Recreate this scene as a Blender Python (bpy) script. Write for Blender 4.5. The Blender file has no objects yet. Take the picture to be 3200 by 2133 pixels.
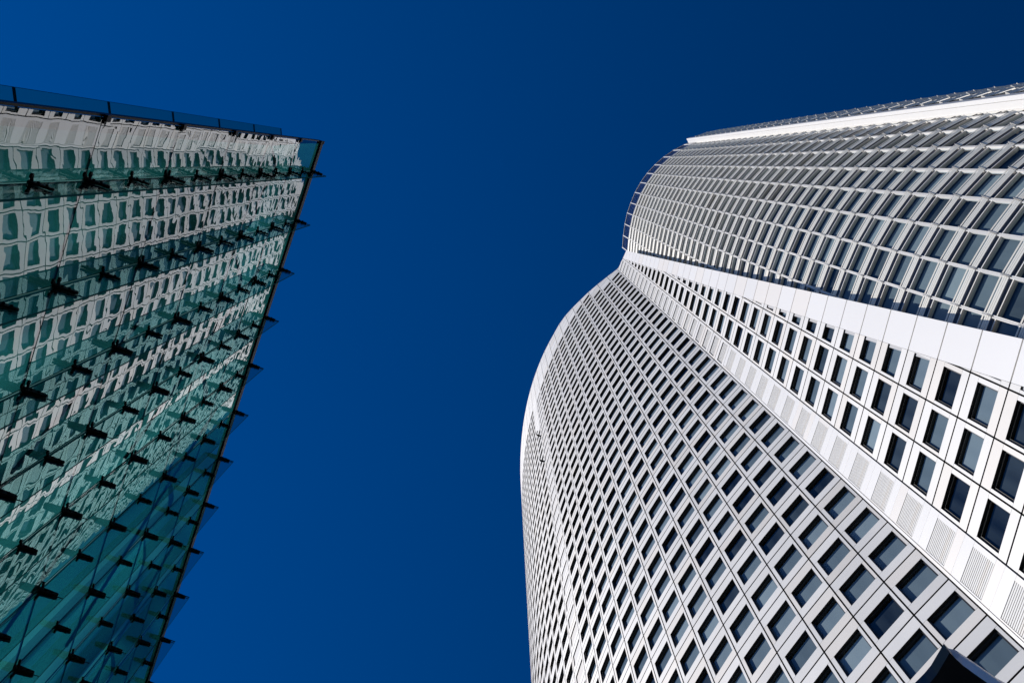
import bpy, math, random
from mathutils import Vector
rnd = random.Random(7)
scene = bpy.context.scene
COL = scene.collection

# ------------------------------------------------------------------ camera
CAM_Z = 1.6
F_PX, ZX, ZY = 3790.0, 1573.5, 509.5          # focal length and zenith in a 3200 x 2133 frame
def v3(a): return Vector(a)
UP = v3((ZX-1600, ZY-1066.5, F_PX)).normalized()       # zenith, in camera axes (x right, y down, z forward)
E1 = (v3((1, 0, 0)) - UP*UP.x).normalized()
E2 = UP.cross(E1)
def cam_to_world(a):
    a = v3(a); return Vector((a.dot(E1), a.dot(E2), a.dot(UP)))
cam_d = bpy.data.cameras.new("camera")
cam = bpy.data.objects.new("camera", cam_d); COL.objects.link(cam)
X, Y, Zb = cam_to_world((1, 0, 0)), cam_to_world((0, -1, 0)), cam_to_world((0, 0, -1))
from mathutils import Matrix
cam.matrix_world = Matrix(((X.x, Y.x, Zb.x, 0), (X.y, Y.y, Zb.y, 0), (X.z, Y.z, Zb.z, CAM_Z), (0, 0, 0, 1)))
cam_d.sensor_fit = 'HORIZONTAL'; cam_d.sensor_width = 36.0
cam_d.lens = F_PX/3200*36.0
cam_d.clip_start = 0.05; cam_d.clip_end = 5000
scene.camera = cam

# ------------------------------------------------------------------ sky, sun, exposure
SUN_AZ = math.atan2(0.14, -0.985)               # sun stands beyond the glass building
SUN_EL = math.radians(41)
sun_dir = Vector((math.cos(SUN_AZ)*math.cos(SUN_EL), math.sin(SUN_AZ)*math.cos(SUN_EL), math.sin(SUN_EL)))
world = bpy.data.worlds.new("World"); scene.world = world; world.use_nodes = True
wn = world.node_tree; wn.nodes.clear()
sky = wn.nodes.new("ShaderNodeTexSky"); sky.sky_type = 'NISHITA'; sky.sun_disc = False
sky.sun_elevation = SUN_EL
sky.sun_rotation = math.atan2(sun_dir.x, sun_dir.y)
sky.altitude = 1500; sky.air_density = 0.8; sky.dust_density = 0.15; sky.ozone_density = 6.0
hs = wn.nodes.new("ShaderNodeHueSaturation"); hs.inputs['Saturation'].default_value = 1.35; hs.inputs['Hue'].default_value = 0.508; hs.inputs['Value'].default_value = 1.0
bg = wn.nodes.new("ShaderNodeBackground"); bg.inputs['Strength'].default_value = 0.117
out = wn.nodes.new("ShaderNodeOutputWorld")
# skylight polarised by scattering: darkest at right angles to the sun, as through the photograph's filter
tcw = wn.nodes.new("ShaderNodeTexCoord"); dp = wn.nodes.new("ShaderNodeVectorMath"); dp.operation = 'DOT_PRODUCT'
dp.inputs[1].default_value = sun_dir; wn.links.new(tcw.outputs['Generated'], dp.inputs[0])
def wm(op, a, b):
    n = wn.nodes.new("ShaderNodeMath"); n.operation = op
    for i, q in enumerate((a, b)):
        if isinstance(q, (int, float)): n.inputs[i].default_value = q
        else: wn.links.new(q, n.inputs[i])
    return n.outputs[0]
c2 = wm('MULTIPLY', dp.outputs['Value'], dp.outputs['Value'])
pol = wm('SUBTRACT', 1.0, wm('MULTIPLY', 0.42, wm('DIVIDE', wm('SUBTRACT', 1.0, c2), wm('ADD', 1.0, c2))))
sk = wn.nodes.new("ShaderNodeVectorMath"); sk.operation = 'SCALE'
wn.links.new(sky.outputs[0], hs.inputs['Color']); wn.links.new(hs.outputs[0], sk.inputs[0]); wn.links.new(pol, sk.inputs['Scale']); wn.links.new(sk.outputs[0], bg.inputs[0]); wn.links.new(bg.outputs[0], out.inputs[0])
sun_l = bpy.data.lights.new("sun", 'SUN'); sun_l.energy = 4.85; sun_l.angle = math.radians(0.53); sun_l.color = (1.0, 0.945, 0.875)
sun = bpy.data.objects.new("sun", sun_l); COL.objects.link(sun)
sun.rotation_euler = sun_dir.to_track_quat('Z', 'Y').to_euler(); sun.location = sun_dir*400
scene.view_settings.view_transform = 'Standard'; scene.view_settings.look = 'None'
scene.view_settings.exposure = 0.0; scene.view_settings.gamma = 1.0
try:
    scene.cycles.max_bounces = 10; scene.cycles.transparent_max_bounces = 24
    scene.cycles.caustics_reflective = False; scene.cycles.caustics_refractive = False
except Exception: pass

# ------------------------------------------------------------------ materials
def mat(name):
    m = bpy.data.materials.new(name); m.use_nodes = True
    nt = m.node_tree; nt.nodes.clear()
    o = nt.nodes.new("ShaderNodeOutputMaterial")
    return m, nt, o
def N(nt, t, **kw):
    n = nt.nodes.new(t)
    for k, v in kw.items(): setattr(n, k, v)
    return n
def paint(name, col, rough=0.5, var=0.06, noise=0.05, scale=0.4, metallic=0.0, spec=0.4, streak=0.0):
    """plain coated metal: base colour, a little random tone per panel, faint soiling"""
    m, nt, o = mat(name)
    p = N(nt, "ShaderNodeBsdfPrincipled"); p.inputs['Roughness'].default_value = rough
    p.inputs['Metallic'].default_value = metallic; p.inputs['Specular IOR Level'].default_value = spec
    geo = N(nt, "ShaderNodeNewGeometry")
    mr = N(nt, "ShaderNodeMapRange"); mr.inputs['To Min'].default_value = 1-var; mr.inputs['To Max'].default_value = 1.0
    nt.links.new(geo.outputs['Random Per Island'], mr.inputs['Value'])
    tc = N(nt, "ShaderNodeTexCoord")
    mp = N(nt, "ShaderNodeMapping"); mp.inputs['Scale'].default_value = (1, 1, 0.35)
    nz = N(nt, "ShaderNodeTexNoise"); nz.inputs['Scale'].default_value = scale; nz.inputs['Detail'].default_value = 6
    nt.links.new(tc.outputs['Object'], mp.inputs[0]); nt.links.new(mp.outputs[0], nz.inputs['Vector'])
    mr2 = N(nt, "ShaderNodeMapRange"); mr2.inputs['From Min'].default_value = 0.3; mr2.inputs['From Max'].default_value = 0.7
    mr2.inputs['To Min'].default_value = 1-noise; mr2.inputs['To Max'].default_value = 1.0
    nt.links.new(nz.outputs[0], mr2.inputs['Value'])
    mu = N(nt, "ShaderNodeMath", operation='MULTIPLY'); nt.links.new(mr.outputs[0], mu.inputs[0]); nt.links.new(mr2.outputs[0], mu.inputs[1])
    vm = N(nt, "ShaderNodeVectorMath", operation='SCALE'); vm.inputs[0].default_value = col
    nt.links.new(mu.outputs[0], vm.inputs['Scale'])
    # every few panels come from a slightly warmer batch
    m7 = N(nt, "ShaderNodeMath", operation='MULTIPLY'); m7.inputs[1].default_value = 17.3; nt.links.new(geo.outputs['Random Per Island'], m7.inputs[0])
    f7 = N(nt, "ShaderNodeMath", operation='FRACT'); nt.links.new(m7.outputs[0], f7.inputs[0])
    g7 = N(nt, "ShaderNodeMath", operation='GREATER_THAN'); g7.inputs[1].default_value = 0.8; nt.links.new(f7.outputs[0], g7.inputs[0])
    w7 = N(nt, "ShaderNodeMix", data_type='RGBA', blend_type='MULTIPLY'); w7.inputs['B'].default_value = (1.0, 0.97, 0.935, 1)
    nt.links.new(g7.outputs[0], w7.inputs['Factor']); nt.links.new(vm.outputs[0], w7.inputs['A']); nt.links.new(w7.outputs['Result'], p.inputs['Base Color'])
    nt.links.new(p.outputs[0], o.inputs[0])
    return m
def pane_glass(name, tint, f0, rough=0.0, wave=0.0, wscale=1.0, refl=(1, 1, 1), fgain=1.0):
    """sheet glass: coloured transmission, Fresnel mirror, optional roller-wave distortion"""
    m, nt, o = mat(name)
    tr = N(nt, "ShaderNodeBsdfTransparent"); tr.inputs[0].default_value = (*tint, 1)
    gl = N(nt, "ShaderNodeBsdfGlossy"); gl.inputs['Color'].default_value = (*refl, 1); gl.inputs['Roughness'].default_value = rough
    # Schlick reflectance of a thin sheet: the same from either side
    geo = N(nt, "ShaderNodeNewGeometry"); dt = N(nt, "ShaderNodeVectorMath", operation='DOT_PRODUCT')
    nt.links.new(geo.outputs['Incoming'], dt.inputs[0]); nt.links.new(geo.outputs['Normal'], dt.inputs[1])
    ab = N(nt, "ShaderNodeMath", operation='ABSOLUTE'); nt.links.new(dt.outputs['Value'], ab.inputs[0])
    om = N(nt, "ShaderNodeMath", operation='SUBTRACT', use_clamp=True); om.inputs[0].default_value = 1.0; nt.links.new(ab.outputs[0], om.inputs[1])
    pw = N(nt, "ShaderNodeMath", operation='POWER'); pw.inputs[1].default_value = 5.0; nt.links.new(om.outputs[0], pw.inputs[0])
    fr = N(nt, "ShaderNodeMath", operation='MULTIPLY_ADD', use_clamp=True); fr.inputs[1].default_value = (1-f0)*fgain; fr.inputs[2].default_value = f0
    nt.links.new(pw.outputs[0], fr.inputs[0])
    mx = N(nt, "ShaderNodeMixShader"); nt.links.new(fr.outputs[0], mx.inputs[0])
    if wave:
        tc = N(nt, "ShaderNodeTexCoord"); oi = N(nt, "ShaderNodeObjectInfo")
        sc = N(nt, "ShaderNodeVectorMath", operation='SCALE'); sc.inputs[0].default_value = (37, 61, 0); nt.links.new(oi.outputs['Random'], sc.inputs['Scale'])
        ad = N(nt, "ShaderNodeVectorMath", operation='ADD'); nt.links.new(tc.outputs['Object'], ad.inputs[0]); nt.links.new(sc.outputs[0], ad.inputs[1])
        mp = N(nt, "ShaderNodeMapping"); mp.inputs['Scale'].default_value = (1.0, 1.0, 1.0); nt.links.new(ad.outputs[0], mp.inputs[0])
        n1 = N(nt, "ShaderNodeTexNoise"); n1.inputs['Scale'].default_value = wscale; n1.inputs['Detail'].default_value = 2.2; n1.inputs['Roughness'].default_value = 0.45
        nt.links.new(mp.outputs[0], n1.inputs['Vector'])
        bp = N(nt, "ShaderNodeBump"); bp.inputs['Strength'].default_value = 1.0; bp.inputs['Distance'].default_value = wave
        nt.links.new(n1.outputs[0], bp.inputs['Height'])
        nt.links.new(bp.outputs[0], gl.inputs['Normal'])
    nt.links.new(tr.outputs[0], mx.inputs[1]); nt.links.new(gl.outputs[0], mx.inputs[2]); nt.links.new(mx.outputs[0], o.inputs[0])
    return m
def blind_mat(name):
    """roller blinds and dim rooms: the tone of each comes from its own 'tone' attribute"""
    m, nt, o = mat(name)
    at = N(nt, "ShaderNodeAttribute", attribute_name="tone")
    cr = N(nt, "ShaderNodeValToRGB")
    e = cr.color_ramp.elements
    e[0].position = 0.0; e[0].color = (0.004, 0.008, 0.016, 1)
    e[1].position = 1.0; e[1].color = (0.50, 0.53, 0.52, 1)
    k = cr.color_ramp.elements.new(0.45); k.color = (0.21, 0.24, 0.25, 1)
    p = N(nt, "ShaderNodeBsdfDiffuse")
    tc = N(nt, "ShaderNodeTexCoord"); nz = N(nt, "ShaderNodeTexNoise"); nz.inputs['Scale'].default_value = 0.9; nz.inputs['Detail'].default_value = 3
    mp = N(nt, "ShaderNodeMapping"); mp.inputs['Scale'].default_value = (1.6, 1.6, 0.25)
    nt.links.new(tc.outputs['Object'], mp.inputs[0]); nt.links.new(mp.outputs[0], nz.inputs['Vector'])
    ma = N(nt, "ShaderNodeMath", operation='MULTIPLY_ADD'); ma.inputs[1].default_value = 0.16; ma.inputs[2].default_value = -0.08
    nt.links.new(nz.outputs[0], ma.inputs[0])
    ad = N(nt, "ShaderNodeMath", operation='ADD', use_clamp=True); nt.links.new(at.outputs['Fac'], ad.inputs[0]); nt.links.new(ma.outputs[0], ad.inputs[1])
    nt.links.new(ad.outputs[0], cr.inputs[0]); nt.links.new(cr.outputs[0], p.inputs[0]); nt.links.new(p.outputs[0], o.inputs[0])
    return m

M = {}
M['white'] = paint("white_panel", (0.80, 0.782, 0.752), 0.42, var=0.10, noise=0.09)
M['plain'] = paint("plain_panel", (0.775, 0.762, 0.745), 0.4, var=0.03, noise=0.03, scale=0.25)
M['vent'] = paint("vent_slat", (0.69, 0.685, 0.67), 0.5, var=0.06, noise=0.06)
M['beige'] = paint("beige_panel", (0.62, 0.615, 0.595), 0.6, var=0.1, noise=0.06)
M['grey_panel'] = paint("grey_panel", (0.44, 0.44, 0.45), 0.5, var=0.08, noise=0.05)
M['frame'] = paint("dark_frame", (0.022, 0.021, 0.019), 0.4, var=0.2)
M['joint'] = paint("joint_dark", (0.03, 0.026, 0.024), 0.8, var=0.0)
M['spandrel'] = paint("spandrel_dark", (0.055, 0.057, 0.06), 0.35, var=0.3)
M['blade'] = paint("blade_white", (0.90, 0.875, 0.80), 0.38, var=0.03, noise=0.03)
M['arm'] = paint("arm_grey", (0.45, 0.44, 0.42), 0.4, var=0.05)
M['mullion'] = paint("mullion_white", (0.84, 0.82, 0.78), 0.35, var=0.03)
M['roof'] = paint("roof_dark", (0.12, 0.12, 0.12), 0.8)
M['blind'] = blind_mat("blind")
M['win_glass'] = pane_glass("window_glass", (0.74, 0.82, 0.88), 0.05, fgain=0.30)
M['dome_glass'] = pane_glass("screen_glass", (0.74, 0.82, 0.86), 0.05, fgain=0.30)
M['parapet_glass'] = pane_glass("parapet_glass", (0.62, 0.64, 0.74), 0.03, fgain=0.5)
M['black'] = paint("black_steel", (0.005, 0.005, 0.006), 0.4, var=0.1, spec=0.03)
M['edge_metal'] = paint("edge_aluminium", (0.35, 0.34, 0.38), 0.4, var=0.0)
M['curtain'] = pane_glass("curtain_glass", (0.26, 0.62, 0.62), 0.19, wave=0.0012, wscale=1.2, refl=(0.95, 0.96, 0.95))
M['curtain_back'] = pane_glass("curtain_glass_back", (0.6, 0.9, 0.9), 0.0, fgain=0.0)
M['fin'] = pane_glass("fin_glass", (0.60, 0.80, 0.79), 0.02, refl=(0.8, 0.95, 0.95), fgain=0.45)
M['side_fin'] = pane_glass('side_fin_glass', (0.55, 0.84, 0.76), 0.02, refl=(0.8, 0.95, 0.95), fgain=0.3)
M['fin_edge'] = paint("fin_glass_edge", (0.008, 0.045, 0.05), 0.5, var=0.2, spec=0.0)
def translucent(name, ca, cb):
    m, nt, o = mat(name)
    t = N(nt, "ShaderNodeBsdfTranslucent"); tc = N(nt, "ShaderNodeTexCoord"); mp = N(nt, "ShaderNodeMapping"); mp.inputs['Scale'].default_value = (0.55, 0.55, 0.06)
    nz = N(nt, "ShaderNodeTexNoise"); nz.inputs['Scale'].default_value = 1.0; nz.inputs['Detail'].default_value = 2
    cr = N(nt, "ShaderNodeValToRGB"); e = cr.color_ramp.elements; e[0].position = 0.35; e[0].color = (*ca, 1); e[1].position = 0.68; e[1].color = (*cb, 1)
    nt.links.new(tc.outputs['Object'], mp.inputs[0]); nt.links.new(mp.outputs[0], nz.inputs['Vector']); nt.links.new(nz.outputs[0], cr.inputs[0])
    at = N(nt, "ShaderNodeAttribute", attribute_name="tone"); vs = N(nt, "ShaderNodeVectorMath", operation='SCALE')
    nt.links.new(cr.outputs[0], vs.inputs[0]); nt.links.new(at.outputs['Fac'], vs.inputs['Scale']); nt.links.new(vs.outputs[0], t.inputs[0])
    nt.links.new(t.outputs[0], o.inputs[0]); return m
M['inner'] = translucent("inner_screen", (0.018, 0.055, 0.058), (0.10, 0.27, 0.26))
M['inner_col'] = paint("inner_column", (0.35, 0.42, 0.42), 0.5, var=0.1)
M['stone'] = paint("paving_stone", (0.11, 0.107, 0.10), 0.7, var=0.0, noise=0.25, scale=1.5)  # even tone darkened to stand in for city shade and cut the bounce
M['mauve'] = paint("mauve_metal", (0.80, 0.72, 0.70), 0.42, var=0.0, metallic=0.75)
M['lampblack'] = paint("lamp_black", (0.010, 0.014, 0.024), 0.35, var=0.0)

# ------------------------------------------------------------------ mesh helpers
class MB:
    def __init__(s): s.v = []; s.f = []; s.m = []; s.t = []; s.mats = []
    def mi(s, m):
        if m not in s.mats: s.mats.append(m)
        return s.mats.index(m)
    def face(s, pts, m, tone=0.5):
        b = len(s.v); s.v += [tuple(p) for p in pts]; s.f.append(tuple(range(b, b+len(pts)))); s.m.append(s.mi(m)); s.t.append(tone)
    def prism(s, bottom, top, m, side=None, tone=0.5, caps=True):
        """closed prism between two loops of equal length (shared vertices: one island)"""
        n = len(bottom); b = len(s.v); s.v += [tuple(p) for p in bottom]+[tuple(p) for p in top]
        k = s.mi(m); ks = s.mi(side or m)
        if caps:
            s.f.append(tuple(range(b+n, b+2*n))); s.m.append(k); s.t.append(tone)
            s.f.append(tuple(range(b+n-1, b-1, -1))); s.m.append(ks); s.t.append(tone)
        for i in range(n):
            j = (i+1) % n
            s.f.append((b+i, b+j, b+n+j, b+n+i)); s.m.append(ks); s.t.append(tone)
    def box(s, o, a, b, c, m, side=None):
        """box from corner o with edge vectors a, b, c"""
        o, a, b, c = Vector(o), Vector(a), Vector(b), Vector(c)
        s.prism([o, o+a, o+a+b, o+b], [o+c, o+a+c, o+a+b+c, o+b+c], m, side)
    def tube(s, p, q, r, m, n=8, r2=None):
        p, q = Vector(p), Vector(q); d = (q-p).normalized()
        a = d.orthogonal().normalized(); b = d.cross(a); r2 = r if r2 is None else r2
        s.prism([p+(a*math.cos(t)+b*math.sin(t))*r for t in [2*math.pi*i/n for i in range(n)]],
                [q+(a*math.cos(t)+b*math.sin(t))*r2 for t in [2*math.pi*i/n for i in range(n)]], m)
    def build(s, name, parent=None, origin=None):
        me = bpy.data.meshes.new(name)
        vv = s.v if origin is None else [(x-origin[0], y-origin[1], z-origin[2]) for x, y, z in s.v]
        me.from_pydata(vv, [], s.f)
        for m in s.mats: me.materials.append(M[m])
        me.polygons.foreach_set("material_index", s.m)
        at = me.attributes.new("tone", 'FLOAT', 'FACE'); at.data.foreach_set("value", s.t)
        me.update()
        o = bpy.data.objects.new(name, me); COL.objects.link(o)
        if origin is not None: o.location = origin
        if parent is not None:
            o.parent = parent
            po = Vector((0, 0, 0)); q = parent
            while q is not None: po += q.location; q = q.parent
            o.location = Vector(origin if origin is not None else (0, 0, 0)) - po
        return o
def thing(name, label, cat, loc, group=None):
    o = bpy.data.objects.new(name, None); COL.objects.link(o); o.location = loc
    o["label"] = label; o["category"] = cat
    if group: o["group"] = group
    return o
def clip(poly, a, b, c):
    """keep the part of a 2-D polygon where a*x + b*y <= c"""
    res = []
    n = len(poly)
    for i in range(n):
        p, q = poly[i], poly[(i+1) % n]
        dp, dq = a*p[0]+b*p[1]-c, a*q[0]+b*q[1]-c
        if dp <= 0: res.append(p)
        if (dp < 0 < dq) or (dq < 0 < dp):
            t = dp/(dp-dq); res.append((p[0]+t*(q[0]-p[0]), p[1]+t*(q[1]-p[1])))
    return res if len(res) >= 3 else []
def area2(poly): return abs(sum(poly[i][0]*poly[(i+1) % len(poly)][1]-poly[(i+1) % len(poly)][0]*poly[i][1] for i in range(len(poly))))/2
def to_px(p):
    x, y, z = p[0], p[1], p[2]-CAM_Z
    q = E1*x+E2*y+UP*z
    if q.z < 0.1: return None
    return 1600+F_PX*q.x/q.z, 1066.5+F_PX*q.y/q.z
def px_area(pts):
    q = [to_px(p) for p in pts]
    if any(a is None for a in q): return 0.0
    cx = sum(a[0] for a in q)/len(q); cy = sum(a[1] for a in q)/len(q)
    if not (-20 < cx < 3220 and -20 < cy < 2153): return 0.0
    return area2(q)

# ------------------------------------------------------------------ ground
g = MB(); g.face([(-900, -900, 0), (900, -900, 0), (900, 900, 0), (-900, 900, 0)], 'stone')
go = g.build("plaza_ground"); go["kind"] = "structure"

# ------------------------------------------------------------------ office tower
H = 4.2                                        # one storey in metres; tower plan below is in storeys
def W3(x, y, z): return Vector((x*H, y*H, CAM_Z+z*H))
tower = thing("office_tower", "tall white tower with a curved shell of square windows and a rounded sunshaded glass bay", "skyscraper", (8*H, 6*H, 0))
C1, R1 = (14.842, 13.527), 13.867
def vj(j):
    a = math.radians(-137.82-2.135*min(j, 10)); x, y = C1[0]+R1*math.cos(a), C1[1]+R1*math.sin(a)
    if j > 10:                                  # the far part of the shell is a little flatter
        cx, cy = x+(C1[0]-x)*1.2, y+(C1[1]-y)*1.2
        a -= math.radians(2.135*(j-10)/1.2); x, y = cx+R1*1.2*math.cos(a), cy+R1*1.2*math.sin(a)
    return (x, y)
NJ = 30
V = [vj(j) for j in range(NJ+1)]
Wv = [(4.716+0.1150*i, 3.731-0.4963*i) for i in range(8)]
ROOF = [(0, 48.64), (1, 49.46), (2, 50.32), (3, 51.2), (4, 51.98), (5, 52.86), (6, 53.7), (7, 54.26), (8, 54.5), (10, 55.3), (12.5, 56.1), (15, 56.6), (18, 57.0), (NJ, 57.2)]
def roof1(j):
    for (a, za), (b, zb) in zip(ROOF, ROOF[1:]):
        if j <= b: return za+(zb-za)*(j-a)/(b-a)
    return ROOF[-1][1]
class Facet:
    """one module of facade: (u, z, w) -> world; u 0..1 from p to q, w outwards"""
    def __init__(s, p, q, side=-1):
        s.p, s.q = p, q; dx, dy = q[0]-p[0], q[1]-p[1]; L = math.hypot(dx, dy); s.L = L
        s.n = (-dy/L*side, dx/L*side)
    def P(s, u, z, w=0.0):
        return W3(s.p[0]+(s.q[0]-s.p[0])*u+s.n[0]*w, s.p[1]+(s.q[1]-s.p[1])*u+s.n[1]*w, z)
def slab(mb, fc, poly, w0, w1, m, side=None, tone=0.5):
    if not poly or area2(poly) < 2e-4: return
    mb.prism([fc.P(u, z, w0) for u, z in poly], [fc.P(u, z, w1) for u, z in poly], m, side, tone)
def rect(a, b, c, d): return [(a, b), (c, b), (c, d), (a, d)]
JF = 0.93                                      # joints lie at whole storeys + JF
WB, WT = 0.14, 0.68                            # window sill and head within a storey
U0, U1 = 0.085, 0.88
GU, GZ = 0.019, 0.016                         # half joints
REV = 0.031                                     # depth of the reveals
windows = []                                   # (facet, opening, clipped?)
def cell(mb, fc, k, cl, kind='window', flip=False):
    """storey k (between joints k-1+JF and k+JF) of one module. cl(poly) clips it to the shell's outline"""
    z0, z1 = k-1+JF+GZ, k+JF-GZ
    u0, u1 = (U0, U1) if not flip else (1-U1, 1-U0)
    a, b = k+WB, k+WT
    t = 0.0018
    D = -0.06
    if kind == 'blank':
        zm = k+WT
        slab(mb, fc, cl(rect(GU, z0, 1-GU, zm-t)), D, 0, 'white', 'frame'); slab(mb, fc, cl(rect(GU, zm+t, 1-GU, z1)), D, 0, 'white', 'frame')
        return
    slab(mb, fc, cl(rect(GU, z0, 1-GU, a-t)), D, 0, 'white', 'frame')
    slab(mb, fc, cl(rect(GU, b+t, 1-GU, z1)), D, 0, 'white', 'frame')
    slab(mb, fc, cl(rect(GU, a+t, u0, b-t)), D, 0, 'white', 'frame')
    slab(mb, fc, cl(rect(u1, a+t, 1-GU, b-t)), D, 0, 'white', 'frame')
    op = rect(u0, a, u1, b); oc = cl(op)
    if not oc or area2(oc) < 0.02: return
    full = area2(oc) > area2(op)*0.999
    if kind == 'window': windows.append((fc, oc, full))
    elif kind == 'grey': slab(mb, fc, oc, -0.06, -0.02, 'grey_panel')
def tone():
    r = rnd.random()
    return rnd.uniform(0.02, 0.2) if r < 0.18 else (rnd.uniform(0.36, 0.55) if r < 0.6 else rnd.uniform(0.55, 0.85))
def window_parts(mbf, mbp, mbb, fc, op, full, tn):
    us = [p[0] for p in op]; zs = [p[1] for p in op]
    a, b, c, d = min(us), min(zs), max(us), max(zs)
    fu, fz = 0.034, 0.019
    if full:
        w0, w1 = -REV-0.03, -REV
        slab(mbf, fc, rect(a, b, c, b+fz), w0, w1, 'frame'); slab(mbf, fc, rect(a, d-fz*1.5, c, d), w0, w1, 'frame')
        slab(mbf, fc, rect(a, b+fz, a+fu, d-fz*1.5), w0, w1, 'frame'); slab(mbf, fc, rect(c-fu, b+fz, c, d-fz*1.5), w0, w1, 'frame')
        g = rect(a+fu, b+fz, c-fu, d-fz*1.5)
    else:
        g = op
    mbp.face([fc.P(u, z, -REV-0.012) for u, z in g], 'win_glass')
    slab(mbb, fc, [(u, z) for u, z in op], -0.078, -0.071, 'blind', tone=tn)

def first_row(j):                               # top storey that still has a window, per column
    z = 50 if j >= 3 else (49 if j == 2 else 48)
    return z-1
shell = MB()
KMIN = 6
for j in range(NJ):
    fc = Facet(V[j], V[j+1], 1)
    ra, rb = roof1(j), roof1(j+1)
    def cl(poly, ra=ra, rb=rb): return clip(poly, -(rb-ra), 1.0, ra)
    top = 47 if j < 2 else (48 if j == 2 else (50 if j < 14 else 51))
    for k in range(KMIN, 59):
        if k-1+JF > max(ra, rb): break
        if k > top: kind = 'blank'
        elif j == 12: kind = 'greycol'
        elif j == 13 and k > 45: kind = 'blank'
        else: kind = 'window'
        if kind == 'greycol':
            cell(shell, fc, k, cl, 'grey')
        else: cell(shell, fc, k, cl, kind)
    # plain base below the windows
    slab(shell, fc, rect(GU, -0.38, 1-GU, KMIN-1+JF-GZ), -0.075, 0, 'white')
# far end of the curved shell: plain return wall
fe = Facet(V[NJ], (V[NJ][0]+6, V[NJ][1]+1.2), 1)
shell.prism([fe.P(0, -0.38, -0.07), fe.P(1, -0.38, -0.07), fe.P(1, -0.38, 0), fe.P(0, -0.38, 0)], [fe.P(0, 57.2, -0.07), fe.P(1, 57.2, -0.07), fe.P(1, 57.2, 0), fe.P(0, 57.2, 0)], 'white')
shell.build("curved_shell", tower)
core = MB()
BK = -0.20
for j in range(NJ):
    fc = Facet(V[j], V[j+1], 1); ra, rb = roof1(j)-0.15, roof1(j+1)-0.15
    core.face([fc.P(0, -0.38, BK), fc.P(1, -0.38, BK), fc.P(1, rb, BK), fc.P(0, ra, BK)], 'joint')
    # caulked joint bed just behind the cladding
    core.prism([fc.P(-0.02, -0.38, -0.07), fc.P(0.02, -0.38, -0.07), fc.P(0.02, -0.38, -0.05), fc.P(-0.02, -0.38, -0.05)],
               [fc.P(-0.02, ra, -0.07), fc.P(0.02, ra, -0.07), fc.P(0.02, ra, -0.05), fc.P(-0.02, ra, -0.05)], 'joint')
    for k in range(KMIN-1, int(min(ra, rb))):
        slab(core, fc, rect(0.02, k+JF-0.015, 0.98, k+JF+0.015), -0.07, -0.05, 'joint')
    if ra > 1:
        core.face([fc.P(0, ra, BK), fc.P(1, rb, BK), fc.P(1, rb, -0.07), fc.P(0, ra, -0.07)], 'roof')

# flat shell: vent column, window columns, slanting edge strip
def wlow(z): return (47.85-z)*0.0872
def wup(z): return 0.68+(47.5-z)*0.094
LOW_A, LOW_C = 0.0872, 47.85*0.0872             # w + .0872 z <= c
UP_A, UP_C = 0.094, 0.68+47.5*0.094
flat = MB()
cols = [(V[0], Wv[0])]+[(Wv[i], Wv[i+1]) for i in range(6)]
def roofcl(poly, i): # roof of the flat shell slopes gently towards the strip; i = column start in W units
    return clip(poly, 0.73, 1.0, 48.64-0.73*(i+1)+0.73*(i+1) if i < 0 else 48.64-0.73*(i+1))
vents = []
for ci, (p, q) in enumerate(cols):
    i = ci-1; fc = Facet(p, q)
    def cl(poly, i=i):
        poly = clip(poly, 1.0, LOW_A, LOW_C-i)
        return roofcl(poly, i) if poly else []
    for k in range(KMIN, 50):
        z0 = k-1+JF
        if i == -1:
            framed = k > 24
            if framed:
                cell(flat, fc, k, cl, 'vent')
            else:
                t = 0.0015
                for r in (rect(0.10, z0+t, 1-GU, k+WB-0.004), rect(0.10, k+WT+0.004, 1-GU, z0+1-t), rect(0.10, k+WB, 0.13, k+WT), rect(0.87, k+WB, 1-GU, k+WT)):
                    slab(flat, fc, cl(r), -0.075, 0, 'plain')
                slab(flat, fc, cl(rect(GU, z0+t, 0.085, z0+1-t)), -0.075, 0.004, 'plain')
            vents.append((fc, k, framed, cl))
        else:
            cell(flat, fc, k, cl, 'window')
            hp = cl(rect(U0, k+WB, U1, k+WT)); hp = clip(hp, -1.0, -LOW_A, -(LOW_C-i-0.085)) if hp else []
            if hp: slab(flat, fc, hp, -0.045, -0.02, 'grey_panel')
    slab(flat, fc, cl(rect(GU, -0.38, 1-GU, KMIN-1+JF-GZ)), -0.075, 0, 'white')
    # dark bed behind
    bp = roofcl(clip(rect(0, -0.38, 1, 47.4), 1.0, LOW_A, LOW_C-i+0.3), i)
    if bp: core.face([fc.P(u, z, BK) for u, z in bp], 'joint')
    def clb(poly, i=i): return roofcl(clip(poly, 1.0, LOW_A, LOW_C-i) or [(0, 0)]*3, i)
    if ci > 0:
        slab(core, fc, clb(rect(-0.02, -0.38, 0.02, 47)), -0.07, -0.05, 'joint')
    for k in range(KMIN-1, 48):
        pl = clb(rect(0.02, k+JF-0.015, 0.98, k+JF+0.015))
        if pl and area2(pl) > 1e-3: slab(core, fc, pl, -0.07, -0.05, 'joint')
flat.build("flat_shell", tower)
strip = MB()
fS = Facet(Wv[0], Wv[1])                        # strip lies in the plane of the flat shell
SL = 0.006
for k in range(KMIN-6, 50):
    z0, z1 = k-1+JF+GZ, k+JF-GZ
    pl = [(wlow(z0)+SL, z0), (wup(z0), z0), (wup(z1), z1), (wlow(z1)+SL, z1)]
    pl = roofcl(pl, 0)
    if pl: slab(strip, fS, pl, -0.05, 0, 'plain')
bedp = [(wlow(0)+SL, 0), (wup(0)-0.012, 0), (wup(48)-0.012, 48), (wlow(48)+SL, 48)]
bedp = roofcl(bedp, 0)
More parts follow.
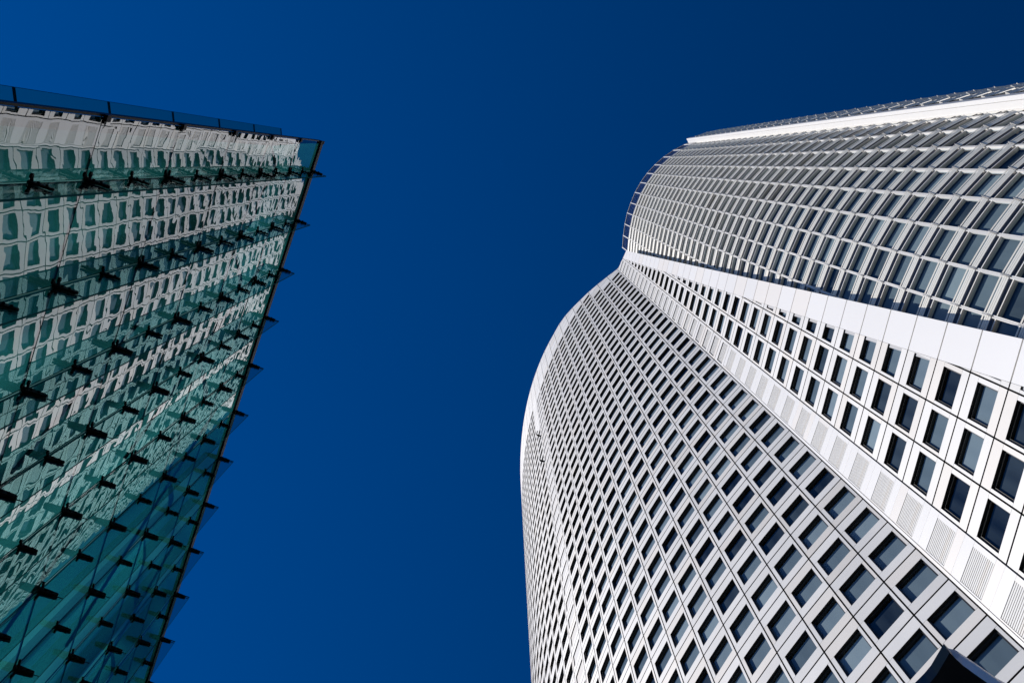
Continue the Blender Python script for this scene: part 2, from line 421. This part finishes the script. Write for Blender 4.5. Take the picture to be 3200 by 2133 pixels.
slab(strip, fS, bedp, -0.30, -0.05, 'frame', 'plain')
strip.build("edge_strip", tower)
core.build("core_wall", tower)

# vents: each a panel of horizontal slats
for fc, k, framed, cl in vents:
    mb = MB()
    op = cl(rect(U0, k+WB, U1, k+WT)) if framed else cl(rect(0.135, k+WB+0.003, 0.865, k+WT-0.003))
    if not op or area2(op) < 0.05: continue
    us = [p[0] for p in op]; a, c = min(us), max(us)
    n = 13
    if framed:
        slab(mb, fc, op, -0.06, -0.025, 'beige')
        h = (WT-WB)/n
        for s in range(n):
            zz = k+WB+s*h
            slab(mb, fc, cl(rect(a+0.03, zz+h*0.3, c-0.03, zz+h*0.9)) if True else None, -0.025, -0.018, 'vent')
    else:
        slab(mb, fc, op, -0.06, -0.045, 'joint')
        h = (WT-WB-0.006)/n
        for s in range(n):
            zz = k+WB+0.003+s*h
            slab(mb, fc, cl(rect(a, zz+h*0.34, c, zz+h)), -0.05, -0.006, 'vent')
    if mb.f: mb.build("vent_panel", tower)

# windows: the hundred that show largest are parts of their own, the rest one part
info = []
for wdw in windows:
    fc, op, full = wdw
    info.append((px_area([fc.P(u, z) for u, z in op]), wdw))
info.sort(key=lambda t: -t[0])
rest = MB()
for n_, (ar, (fc, op, full)) in enumerate(info):
    tn = tone()
    if n_ < 100:
        f_, p_, b_ = MB(), MB(), MB()
        window_parts(f_, p_, b_, fc, op, full, tn)
        if not full:
            us = [p[0] for p in op]; zs = [p[1] for p in op]
            z0 = min(zs); slab(f_, fc, rect(min(us), z0, max(us), z0+0.028), -REV-0.03, -REV, 'frame')
            if len(op) < 3: continue
        o = f_.build("window", tower, origin=tuple(fc.P(0.5, op[0][1])))
        p_.build("pane", o, origin=tuple(fc.P(0.5, op[0][1]))); b_.build("blind", o, origin=tuple(fc.P(0.5, op[0][1])))
    else:
        window_parts(rest, rest, rest, fc, op, full, tn)
ro = rest.build("window", tower); ro["kind"] = "stuff"

# small fixtures in the blank column of the curved shell
fc = Facet(V[13], V[14], 1)
for z in (44.33, 40.42):
    mb = MB()
    mb.box(fc.P(0.0, z, 0.0), fc.P(0.10, z, 0)-fc.P(0, z, 0), fc.P(0, z, 0.16)-fc.P(0, z, 0), (0, 0, 0.3), 'black')
    mb.box(fc.P(-0.25, z+0.03, 0.16), fc.P(0.30, z, 0)-fc.P(0, z, 0), fc.P(0, z, 0.03)-fc.P(0, z, 0), (0, 0, 0.2), 'frame')
    mb.build("facade_fixture", tower)

# rounded glass bay with sunshade blades
CD, RD = (9.564, 3.065), 4.173
angs = {1: -161.507, 2: -154.847, 3: -148.202, 4: -141.599, 5: -134.901, 6: -127.933, 7: -121.019, 8: -114.055, 8.4: -111.3}
nodes = [(5.27, 3.67), (5.305, 3.148), (5.365, 2.652), (5.462, 2.175)]+[(CD[0]+RD*math.cos(math.radians(a)), CD[1]+RD*math.sin(math.radians(a))) for a in angs.values()]
C2, R2 = (9.75, 3.06), 4.43
outer = [(C2[0]+R2*math.cos(math.radians(a)), C2[1]+R2*math.sin(math.radians(a))) for a in [-111.6+6.65*i for i in range(9)]]
DZ = 0.74
ZTOP, ZPAR = 51.12, 53.35
glasswall = MB(); shades = []; bayrooms = MB()
def bay(nodes, kmin, ztop):
    for a, b in zip(nodes, nodes[1:]):
        fc = Facet(a, b)
        short = fc.L < 0.4
        for k in range(kmin, 52):
            zf = k+DZ                           # sunshade level
            if zf-0.6 > ztop: break
            pass
            # spandrel, transom, vision glass of the storey below the sunshade
            slab(glasswall, fc, rect(0, zf-0.10, 1, min(zf+0.10, ztop)), -0.08, 0, 'spandrel')
            slab(glasswall, fc, rect(0.02, zf-0.125, 0.98, zf-0.10), -0.04, 0.016, 'mullion')
            slab(glasswall, fc, rect(0.02, zf-0.90, 0.98, zf-0.875), -0.04, 0.010, 'frame')
            glasswall.face([fc.P(u, z, -0.014) for u, z in rect(0, zf-0.875, 1, zf-0.125)], 'dome_glass')
            tn = min(1.0, tone()*0.9+0.05)
            slab(bayrooms, fc, rect(0.02, zf-0.88, 0.98, zf-0.12), -0.075, -0.068, 'blind', tone=tn)
            if zf < ztop and not short: shades.append((fc, zf, short))
    for i, (a, b) in enumerate(zip(nodes, nodes[1:]+[None])):
        fc = Facet(a, b) if b else Facet(nodes[-2], nodes[-1])
        o = 0.0 if b else 1.0
        mb = MB()
        h = 0.019/fc.L
        for (d0, d1, wd) in ((-h, -h*0.2, 0.024), (h*0.2, h, 0.024), (-h*0.2, h*0.2, 0.012)):
            mb.prism([fc.P(o+d0, kmin-0.3, -0.03), fc.P(o+d1, kmin-0.3, -0.03), fc.P(o+d1, kmin-0.3, wd), fc.P(o+d0, kmin-0.3, wd)],
                     [fc.P(o+d0, ztop, -0.03), fc.P(o+d1, ztop, -0.03), fc.P(o+d1, ztop, wd), fc.P(o+d0, ztop, wd)], 'mullion')
        mb.build("mullion", tower)
bay(nodes, 8, ZTOP)
bay(outer, 8, ZPAR-0.6)
glasswall.build("glass_wall", tower); bayrooms.build("bay_blinds", tower)
def shade_parts(mbb, mba, fc, zf, short):
    # four horizontal blades stacked above one another, the stack leaning out a little at the top
    for lo, hi in ((-0.018, 0.016), (0.022, 0.051), (0.057, 0.085), (0.107, 0.134)):
        wl, wh, th = 0.040+0.25*lo, 0.040+0.25*hi, 0.003
        mbb.prism([fc.P(0.02, zf+lo, wl-th), fc.P(0.98, zf+lo, wl-th), fc.P(0.98, zf+lo, wl), fc.P(0.02, zf+lo, wl)],
                  [fc.P(0.02, zf+hi, wh-th), fc.P(0.98, zf+hi, wh-th), fc.P(0.98, zf+hi, wh), fc.P(0.02, zf+hi, wh)], 'blade')
    e = 0.011
    mba.prism([fc.P(-e, zf-0.03, 0.0), fc.P(e, zf-0.03, 0.0), fc.P(e, zf-0.03, 0.044), fc.P(-e, zf-0.03, 0.044)],
              [fc.P(-e, zf+0.145, 0.0), fc.P(e, zf+0.145, 0.0), fc.P(e, zf+0.145, 0.085), fc.P(-e, zf+0.145, 0.085)], 'arm')
sh = sorted(shades, key=lambda t: -px_area([t[0].P(0, t[1], 0), t[0].P(1, t[1], 0), t[0].P(1, t[1], 0.14), t[0].P(0, t[1], 0.14)]))
rest = MB()
for n_, (fc, zf, short) in enumerate(sh):
    if n_ < 100:
        a_, b_ = MB(), MB(); shade_parts(a_, b_, fc, zf, short)
        org = tuple(fc.P(0, zf, 0))
        o = a_.build("sunshade", tower, origin=org); b_.build("bracket_arm", o, origin=org)
    else: shade_parts(rest, rest, fc, zf, short)
ro = rest.build("sunshade", tower); ro["kind"] = "stuff"
# parapet screen above the bay
pg, pm = MB(), MB()
for a, b in zip(nodes, nodes[1:]):
    fc = Facet(a, b)
    slab(pg, fc, rect(0, ZTOP+0.02, 1, ZPAR), 0.03, 0.036, 'parapet_glass')
    for s in range(5):
        zz = ZTOP+(ZPAR-ZTOP)*s/4
        slab(pm, fc, rect(0, zz-0.012, 1, zz+0.012), 0.0, 0.035, 'mullion')
    slab(pm, fc, rect(0.04, ZPAR-0.03, 0.96, ZPAR+0.03), 0.0, 0.05, 'mullion')
    slab(pm, fc, rect(-0.035, ZTOP, 0.035, ZPAR+0.03), 0.005, 0.055, 'mullion')
fc = Facet(nodes[0], nodes[1])
pg.build("parapet_screen", tower); pm.build("parapet_frame", tower)
# white column where the outer layer of the bay begins
rm = MB()
ca = math.radians(-111.3); rr = (math.cos(ca), math.sin(ca)); tt = (-rr[1], rr[0])
def cp(r, t, z): return W3(CD[0]+rr[0]*r+tt[0]*t, CD[1]+rr[1]*r+tt[1]*t, z)
for (r0, r1, t0) in ((4.12, 4.325, 0.0), (4.325, 4.335, 0.03), (4.335, 4.415, -0.012)):
    lp = [(r0, t0), (r1, t0), (r1, t0+0.12), (r0, t0+0.12)]
    rm.prism([cp(r, t, 7) for r, t in lp], [cp(r, t, ZPAR) for r, t in lp], 'plain')
rm.build("white_column", tower)
# flat roofs and a lower core so no daylight leaks through
rf = MB()
rf.face([W3(x, y, ZTOP-0.05) for x, y in nodes]+[W3(10.5, -0.9, ZTOP-0.05), W3(13, 6, ZTOP-0.05), W3(6.5, 5, ZTOP-0.05)], 'roof')
rf.face([W3(x, y, ZPAR-0.65) for x, y in outer]+[W3(13, 3, ZPAR-0.65)], 'roof')
inner = [(x+(9.3-x)*0.06, y+(3.1-y)*0.06) for x, y in nodes]
for a, b in zip(inner, inner[1:]): rf.face([W3(*a, -0.38), W3(*b, -0.38), W3(*b, ZTOP-0.05), W3(*a, ZTOP-0.05)], 'joint')
inner = [(x+(9.75-x)*0.06, y+(3.06-y)*0.06) for x, y in outer]
for a, b in zip(inner, inner[1:]): rf.face([W3(*a, -0.38), W3(*b, -0.38), W3(*b, ZPAR-0.65), W3(*a, ZPAR-0.65)], 'joint')
rf.face([W3(5.4, 3.75, 0), W3(6.6, 5.6, 0), W3(6.6, 5.6, 47), W3(5.4, 3.75, 47)], 'joint')
rf.build("roof_core", tower)

# ------------------------------------------------------------------ glass building
S = 3.4                                         # one pane height in metres; plan below in panes
F0 = Vector((-1.439, 0.061)); ST = Vector((-0.1278, 0.3652)); TD = ST.normalized(); ND = Vector((TD.y, -TD.x))
def G(s, z, w=0.0):
    p = F0+ST*s+ND*w; return Vector((p.x*S, p.y*S, CAM_Z+z*S))
ZT = 9.21; ZB = ZT-9                            # pane joints at ZT - k
SC = -0.60                                      # corner
glassb = thing("glass_building", "low teal glass building with vertical glass fins and black clamps, mirroring the white tower", "building", tuple(G(3, -CAM_Z/S)))
NF = 17
edges_s = [SC]+list(range(0, NF))
FINW = 0.115; FT = 0.0038
lev = [ZT-k for k in range(0, 9)]
for ci in range(len(edges_s)-1):
    a, b = edges_s[ci], edges_s[ci+1]
    for k in range(9):
        z1, z0 = ZT-k, ZT-k-1
        g0 = 0.012; gz = 0.003
        if px_area([G(a, z0), G(b, z0), G(b, z1), G(a, z1)]) <= 0 and (ci > 12 or k > 7): continue
        mb = MB(); th = 0.0045
        wob = [rnd.uniform(-0.0014, 0.0014) for _ in range(4)]
        c = [(a+g0, z0+gz), (b-g0, z0+gz), (b-g0, z1-gz), (a+g0, z1-gz)]
        fr = [G(s_, z_, w_) for (s_, z_), w_ in zip(c, wob)]; bk = [G(s_, z_, w_-th) for (s_, z_), w_ in zip(c, wob)]
        mb.face(fr if True else fr, 'curtain'); mb.face(bk[::-1], 'curtain_back')
        for i in range(4):
            j = (i+1) % 4; mb.face([bk[i], bk[j], fr[j], fr[i]], 'fin_edge')
        mb.build("glass_pane", glassb, origin=tuple(G((a+b)/2, (z0+z1)/2)))
# slim silicone joints behind the panes
jm = MB()
for k in range(9): jm.box(G(SC, ZT-k-0.004, -0.008), G(NF-1, 0)-G(SC, 0), G(0, 0, 0.004)-G(0, 0), (0, 0, 0.008*S), 'edge_metal')
jm.build("pane_joint", glassb)
# fins
for i in range(NF-1):
    mb = MB()
    z0 = -CAM_Z/S; z1 = 9.19
    q = [(-FT, 0.006), (FT, 0.006), (FT, FINW), (-FT, FINW)]
    f = 1/ST.length
    bt = [G(i+s_*f, z0, w_) for s_, w_ in q]; tp = [G(i+s_*f, z1, w_) for s_, w_ in q]
    mb.face([bt[0], tp[0], tp[3], bt[3]], 'fin'); mb.face([bt[1], bt[2], tp[2], tp[1]], 'fin')
    mb.face([bt[2], bt[3], tp[3], tp[2]], 'fin_edge'); mb.face([bt[0], bt[1], tp[1], tp[0]], 'fin_edge'); mb.face(tp, 'fin_edge'); mb.face(bt[::-1], 'fin_edge')
    mb.build("glass_fin", glassb, origin=tuple(G(i, 4)))
# clamps: big ones with a spider of four arms at the pane joints, small ones between
def clamp(mb, s, z, big):
    n3 = (G(0, 0, 1)-G(0, 0)).normalized(); t3 = (G(1, 0)-G(0, 0)).normalized(); u3 = Vector((0, 0, 1))
    o = G(s, z)
    L = 0.30 if big else 0.27; wd = 0.036 if big else 0.028; hh = 0.07 if big else 0.055
    for sg in (-1, 1):
        c = o+t3*(sg*(wd*0.5+0.008))
        mb.prism([c+n3*a+u3*b+t3*(-wd/2) for a, b in ((0.0, -hh*0.8), (0.05, -hh), (L*0.9, -hh*0.55), (L, -hh*0.25), (L, hh*0.25), (L*0.9, hh*0.55), (0.05, hh), (0.0, hh*0.8))],
                 [c+n3*a+u3*b+t3*(wd/2) for a, b in ((0.0, -hh*0.8), (0.05, -hh), (L*0.9, -hh*0.55), (L, -hh*0.25), (L, hh*0.25), (L*0.9, hh*0.55), (0.05, hh), (0.0, hh*0.8))], 'black')
        for a in (0.10, 0.19): mb.tube(c+n3*a+t3*sg*wd*0.4, c+n3*a+t3*sg*(wd*0.5+0.018), 0.018, 'black', 6)
    mb.tube(o+n3*0.0, o+n3*0.06, 0.058 if big else 0.042, 'black', 10)
    if big:
        for a, b in ((1, 1), (1, -1), (-1, 1), (-1, -1)):
            q = o+t3*a*0.085+u3*b*0.10
            mb.tube(o+n3*0.045, q+n3*0.02, 0.024, 'black', 6, 0.018); mb.tube(q+n3*0.002, q+n3*0.03, 0.036, 'black', 8)
        mb.tube(o+n3*L, o+n3*FINW*S, 0.008, 'black', 5)
    else:
        for sg in (-1, 1):
            q = o+t3*sg*0.085
            mb.tube(o+n3*0.03, q+n3*0.02, 0.02, 'black', 6); mb.tube(q+n3*0.002, q+n3*0.03, 0.032, 'black', 8)
allc = []
for i in range(NF-1):
    for kk in range(0, 17):
        z = ZT-kk*0.5-(0.05 if kk == 0 else 0)
        p = to_px(G(i, z))
        vis = -60 < p[0] < 3260 and -60 < p[1] < 2200
        allc.append(((0 if vis else 1, -p[0] if False else (p[0]-ZX)**2+(p[1]-ZY)**2), vis, i, z, kk % 2 == 0))
allc.sort(key=lambda t: (0 if t[1] else 1, -t[0][1] if t[1] else 0))
rest = MB()
for n_, (_, vis, i, z, big) in enumerate(allc):
    if n_ < 100 and vis:
        mb = MB(); clamp(mb, i, z, big); mb.build("fin_clamp", glassb, origin=tuple(G(i, z)))
    else: clamp(rest, i, z, big)
ro = rest.build("fin_clamp", glassb); ro["kind"] = "stuff"
# roof edge, corner post with its joint blocks
ed = MB()
ed.box(G(SC-0.02, ZT-0.10, 0.004), G(NF-1, 0)-G(SC, 0), G(0, 0, 0.012)-G(0, 0), (0, 0, 0.112*S), 'black')
ed.box(G(SC, ZT+0.012, -0.035), G(NF-1, 0)-G(SC, 0), G(0, 0, 0.040)-G(0, 0), (0, 0, 0.10), 'black')
ed.box(G(SC, ZT+0.012+0.105/S, -0.02), G(NF-1, 0)-G(SC, 0), G(0, 0, 0.030)-G(0, 0), (0, 0, 0.025), 'edge_metal')
ed.build("roof_edge", glassb)
cpst = MB()
cpst.box(G(SC-0.02, -CAM_Z/S, -0.02), G(0.022, 0)-G(0, 0), G(0, 0, 0.024)-G(0, 0), (0, 0, ZT*S+CAM_Z), 'black')
co = cpst.build("corner_post", glassb)
for k in range(0, 9):
    jb = MB()
    jb.box(G(SC-0.022, ZT-k-0.02, 0.006), G(0.06, 0)-G(0, 0), G(0, 0, 0.014)-G(0, 0), (0, 0, 0.045*S), 'black')
    jb.box(G(SC+0.008, ZT-k-0.02, 0.004), G(0.055, 0)-G(0, 0), G(0, 0, 0.010)-G(0, 0), (0, 0, 0.025*S), 'black')
    jb.build("joint_block", co)
# side wall running away from the corner, with one fin that shows past the corner
c0 = F0+ST*SC; SD = Vector((-0.9975, 0.07)).normalized(); SN = Vector((-SD.y, SD.x))
if SN.y > 0: SN = -SN
def K(s, z, w=0.0):
    p = c0+SD*s+SN*w; return Vector((p.x*S, p.y*S, CAM_Z+z*S))
sw = MB()
for i in range(6):
    for k in range(9):
        sw.box(K(0.01+i*0.387+0.004, ZT-k-1+0.004, -0.006), K(0.379, 0)-K(0, 0), K(0, 0, 0.005)-K(0, 0), (0, 0, S*0.992), 'curtain_back', 'fin_edge')
sw.build("side_glazing", glassb)
for i in range(3):
    mb = MB(); s0 = 0.293+i*0.387
    for k in range(9):
        z0, z1 = ZT-k-0.995, ZT-k-0.005
        if k == 8: z0 = -CAM_Z/S
        q = [(s0-FT, 0.004), (s0+FT, 0.004), (s0+FT, 0.118), (s0-FT, 0.118)]
        bt = [K(a, z0, b) for a, b in q]; tp = [K(a, z1, b) for a, b in q]
        mb.face([bt[0], tp[0], tp[3], bt[3]], 'side_fin'); mb.face([bt[1], bt[2], tp[2], tp[1]], 'side_fin')
        mb.face([bt[2], bt[3], tp[3], tp[2]], 'fin_edge'); mb.face(tp, 'fin_edge'); mb.face(bt, 'fin_edge')
    o = mb.build("side_fin", glassb, origin=tuple(K(s0, 4)))
    for kk in range(0, 17):
        z = ZT-0.5*kk-0.03; mb = MB(); n3 = (K(0, 0, 1)-K(0, 0)).normalized(); t3 = (K(1, 0)-K(0, 0)).normalized()
        mb.tube(K(s0, z), K(s0, z, 0.045), 0.05 if kk % 2 else 0.075, 'black', 8)
        if kk % 2 == 0:
            for sg in (-1, 1): mb.tube(K(s0, z, 0.02), K(s0, z, 0.02)+t3*sg*0.14, 0.03, 'black', 6)
        if i == 0: mb.build("side_clamp", o, origin=tuple(K(s0, z)))
# inside: a folded translucent screen that the sun behind the building shines through, and bracing rods
ins = MB(); prev = None
baytone = [0.7, 0.8, 0.65, 0.85, 0.8, 1.1, 0.9, 1.45, 0.8, 1.6, 1.0, 1.5, 0.9, 1.6, 1.1, 1.2, 1.2, 1.2]   # glow of each bay put into its tone, stronger in the far bays
n_ = 170
for q in range(n_+1):
    sq = -0.22+(NF-1+0.22)*q/n_
    w = -0.30+0.045*math.sin(sq*2.9)+0.03*math.sin(sq*5.3+1.0)
    cur = (sq, w)
    if prev: ins.face([G(prev[0], -CAM_Z/S, prev[1]), G(cur[0], -CAM_Z/S, cur[1]), G(cur[0], ZT-0.05, cur[1]), G(prev[0], ZT-0.05, prev[1])], 'inner', baytone[int(prev[0]+1)])
    prev = cur
ins.face([G(-0.55, ZT-0.04, -0.01), G(NF-1, ZT-0.04, -0.01), G(NF-1, ZT-0.04, -0.40), G(-0.22, ZT-0.04, -0.40)], 'inner', 1.15)
ins.build("inner_screen", glassb)
for i in range(2, NF-2, 3):
    for k in (0, 3, 6):
        mb = MB(); mb.tube(G(i, ZT-k-0.1, -0.12), G(i+2.4, ZT-k-2.6, -0.12), 0.035, 'spandrel', 8); mb.build("brace_rod", glassb)

# ------------------------------------------------------------------ street lamp at the lower right corner
def at_px(x, y, z):
    d = cam_to_world((x-1600, y-1066.5, F_PX)); return Vector((d.x/d.z*z, d.y/d.z*z, CAM_Z+z))
lamp_loc = at_px(3330, 2330, 5.0); lamp_loc.z = 0
lamp = thing("street_lamp", "black street lamp head with a pale mauve rim poking in at the lower right corner", "street lamp", tuple(lamp_loc))
under = [(2968, 2037), (2988, 2058), (3010, 2078), (3047, 2105), (3087, 2133), (3180, 2188), (3330, 2262), (3390, 2330), (3290, 2400), (3050, 2370), (2860, 2240), (2868, 2170), (2905, 2133), (2927, 2107), (2950, 2068)]
hd = MB()
hd.prism([at_px(x, y, 5.0) for x, y in under], [at_px(x, y, 5.0)+Vector((0.01, 0.0, 0.10)) for x, y in under], 'lampblack')
hd.build("lamp_head", lamp)
lo = [(2968, 2037), (2988, 2058), (3010, 2078), (3047, 2105), (3087, 2133), (3180, 2188), (3330, 2262)]
hi = [(2972, 2036.5), (3000, 2044), (3030, 2064), (3062, 2085), (3130, 2133), (3225, 2186), (3345, 2255)]
rmb = MB()
lo3 = [at_px(x, y, 5.0) for x, y in lo]; hi3 = [at_px(x, y, 5.06) for x, y in hi]
for i in range(len(lo)-1):
    rmb.prism([lo3[i], lo3[i+1], hi3[i+1], hi3[i]], [p+Vector((0, 0, 0.05)) for p in (lo3[i], lo3[i+1], hi3[i+1], hi3[i])], 'mauve')
rmb.build("lamp_rim", lamp)
pm = MB(); pm.tube(lamp_loc, lamp_loc+Vector((0, 0, CAM_Z+5.02)), 0.085, 'lampblack', 16, 0.06); pm.tube(lamp_loc, lamp_loc+Vector((0, 0, 0.5)), 0.14, 'lampblack', 16, 0.12)
pm.build("pole", lamp)
